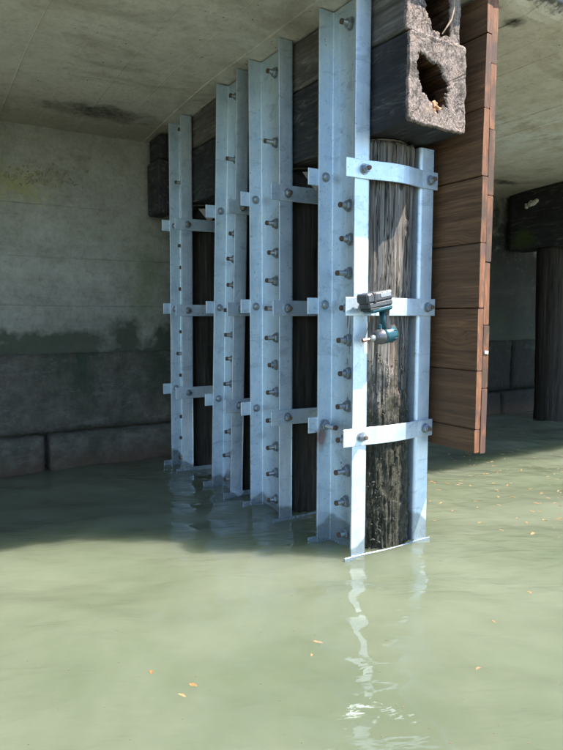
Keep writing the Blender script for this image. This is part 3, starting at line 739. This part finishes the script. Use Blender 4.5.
m = MB(); m.rbox(.018, .018, .026, .005, 0, Matrix.Translation((1.735, yD, 1.018)) @ Matrix.Rotation(.3, 4, 'Y')); m.build('trigger', TEAL, drv)
TM = Matrix.Translation((1.760, yD, .982)) @ Matrix.Rotation(-.16, 4, 'Y') @ Matrix.Rotation(math.pi, 4, 'Z')
m = MB(); m.lathe([(-.058, .012), (-.056, .024), (-.048, .031), (-.03, .034), (0, .034), (.018, .033)], 24, 0, TM); mo = m.build('motor_housing', TEAL, drv, True)
m = MB(); m.lathe([(-.060, .010), (-.0585, .020), (-.053, .0275), (-.050, .0285)], 20, 0, TM)
for k in range(6): m.rbox(.018, .003, .005, .001, 0, TM @ Matrix.Rotation(k * 1.05, 4, 'X') @ Matrix.Translation((-.035, 0, .034)))
m.build('vent', BLK, mo)
m = MB(); m.lathe([(.016, .0335), (.022, .0345), (.030, .033), (.046, .028), (.058, .020), (.060, .015)], 24, 0, TM); m.build('hammer_case', simple('case_metal', (.14, .145, .15), .4, .7, (.09, .09, .095), 60, .1), drv, True)
m = MB(); m.lathe([(.058, .0135), (.062, .0145), (.072, .0145), (.076, .012), (.082, .0105)], 18, 0, TM); ck = m.build('chuck', SIL, drv, True)
m = MB(); m.lathe([(.080, .0062), (.100, .0062), (.104, .0085), (.122, .0085), (.124, .006)], 6, 0, TM); m.build('socket_bit', REDT, drv)
m = MB(); m.tube([(1.775, yD + .026, 1.105), (1.782, yD + .045, 1.12), (1.785, yD + .060, 1.148), (1.785, yD + .076, 1.150), (1.785, yD + .080, 1.13), (1.785, yD + .080, 1.105)], .0035, 8); m.build('belt_hook', SIL, drv, True)

# ------------------------------------------------------------------ floating leaves and litter
def leaf_mesh(seed):
    q = random.Random(seed); n = 9; V = []; F = []
    wd = q.uniform(.28, .5); curl = q.uniform(.05, .25); bend = q.uniform(-.25, .25)
    for k in range(n):
        f = k / (n - 1); wv = wd * math.sin(math.pi * min(1, f * .96 + .02)) ** .8 * (1 + .18 * q.uniform(-1, 1)); y = bend * math.sin(math.pi * f)
        zc = .12 * f * f * q.uniform(.3, 1)
        for s in (-1, 0, 1): V.append((f - .5, y + s * wv * .5, zc + abs(s) * curl * wv))
    for k in range(n - 1):
        for s in range(2): F.append((k * 3 + s, (k + 1) * 3 + s, (k + 1) * 3 + s + 1, k * 3 + s + 1))
    return mesh('leaf', V, F, LEAF, None, True)
LM = [leaf_mesh(k) for k in range(6)]
lr = random.Random(17)
f_, cxp, cyp, hh = 620., 281.5, 375., 1.06; pp = R(5.344); th = R(31.96)
def on_water(u, v):       # where a floating thing sits on the water
    x = (u - cxp) / f_; y = -(v - cyp) / f_
    d = Vector((x, math.cos(pp) + y * math.sin(pp), -math.sin(pp) + y * math.cos(pp)))
    d = Vector((math.cos(th) * d.x + math.sin(th) * d.y, -math.sin(th) * d.x + math.cos(th) * d.y, d.z)); t = -hh / d.z
    return d.x * t, d.y * t
def leaf(u, v, size, label, group=None):
    x, y = on_water(u, v); o = obj('floating_leaf', lr.choice(LM)); o.location = (x, y, wz(x, y) + .003); o.scale = (size, size, size)
    o.rotation_euler = (lr.gauss(0, .08), lr.gauss(0, .08), lr.uniform(0, 6.28)); return tag(o, label, 'leaf', group)
leaf(318, 642, .034, 'bright yellow-orange leaf floating alone in front of the nearest brace')
leaf(311, 654, .026, 'thin curled leaf just below the bright yellow-orange leaf')
leaf(193, 683, .030, 'upper orange leaf of the pair floating at lower left')
leaf(182, 694, .030, 'lower orange leaf of the pair floating at lower left')
leaf(479, 669, .022, 'small tan leaf floating alone at lower right')
leaf(151, 671, .022, 'narrow tan leaf floating left of the orange pair')
leaf(529, 592, .030, 'brown leaf floating alone at the right, nearer than the scattered drift')
leaf(495, 622, .024, 'small pale leaf floating alone right of the brace reflection')
drift = [(433, 462), (452, 459), (470, 460), (478, 459), (489, 463), (465, 464), (474, 465), (483, 465), (440, 470), (438, 473), (499, 471), (498, 472), (521, 466), (470, 475), (478, 476), (484, 475), (487, 474), (548, 478), (561, 473), (433, 485), (448, 484), (457, 486), (470, 486), (497, 489), (499, 491), (509, 484), (511, 488), (531, 488), (541, 492), (543, 494), (548, 479), (499, 498), (476, 502), (430, 502), (478, 508), (452, 512), (536, 507), (539, 506), (549, 500), (558, 491), (562, 493), (561, 509), (557, 519), (555, 527), (541, 513), (480, 522), (501, 531), (532, 534), (560, 539), (525, 433), (521, 434), (518, 449), (512, 453), (547, 520), (559, 514), (505, 460), (493, 466)]
drift += [(lr.uniform(428, 563), 452 + 75 * lr.random() ** 1.5) for _ in range(45)]
for u, v in drift:
    leaf(u + lr.gauss(0, .7), v + lr.gauss(0, .5), lr.uniform(.017, .036), 'small tan or orange leaf in the drift scattered behind and right of the plank screen', 'leaf drift on the water')
m = MB(); q = random.Random(9)
for k in range(75):
    u = q.uniform(0, 563); v = 560 + 190 * q.random(); x, y = on_water(u, v); s = q.uniform(.0015, .004)
    if 340 < u < 430 and v < 575: continue
    m.rbox(s * q.uniform(1, 3), s, .0015, .0004, 0, Matrix.Translation((x, y, wz(x, y) + .0008)) @ Matrix.Rotation(q.uniform(0, 6), 4, 'Z'))
tag(m.build('floating_specks', simple('speck', (.16, .12, .07), .8)), 'tiny specks of litter drifting on the open water', 'litter', None, 'stuff')
for x, z in ((1.05, .813), (1.42, .816), (1.50, .815), (1.78, .816), (.72, .812)):
    o = obj('ledge_leaf', LM[int(x * 7) % 6], None, (x, 4.475, z)); o.scale = (.035,) * 3; o.rotation_euler = (.3, .1, x * 5)
    tag(o, 'small dead leaf lying on the mossy wall ledge', 'leaf', 'dead leaves on the wall ledge')
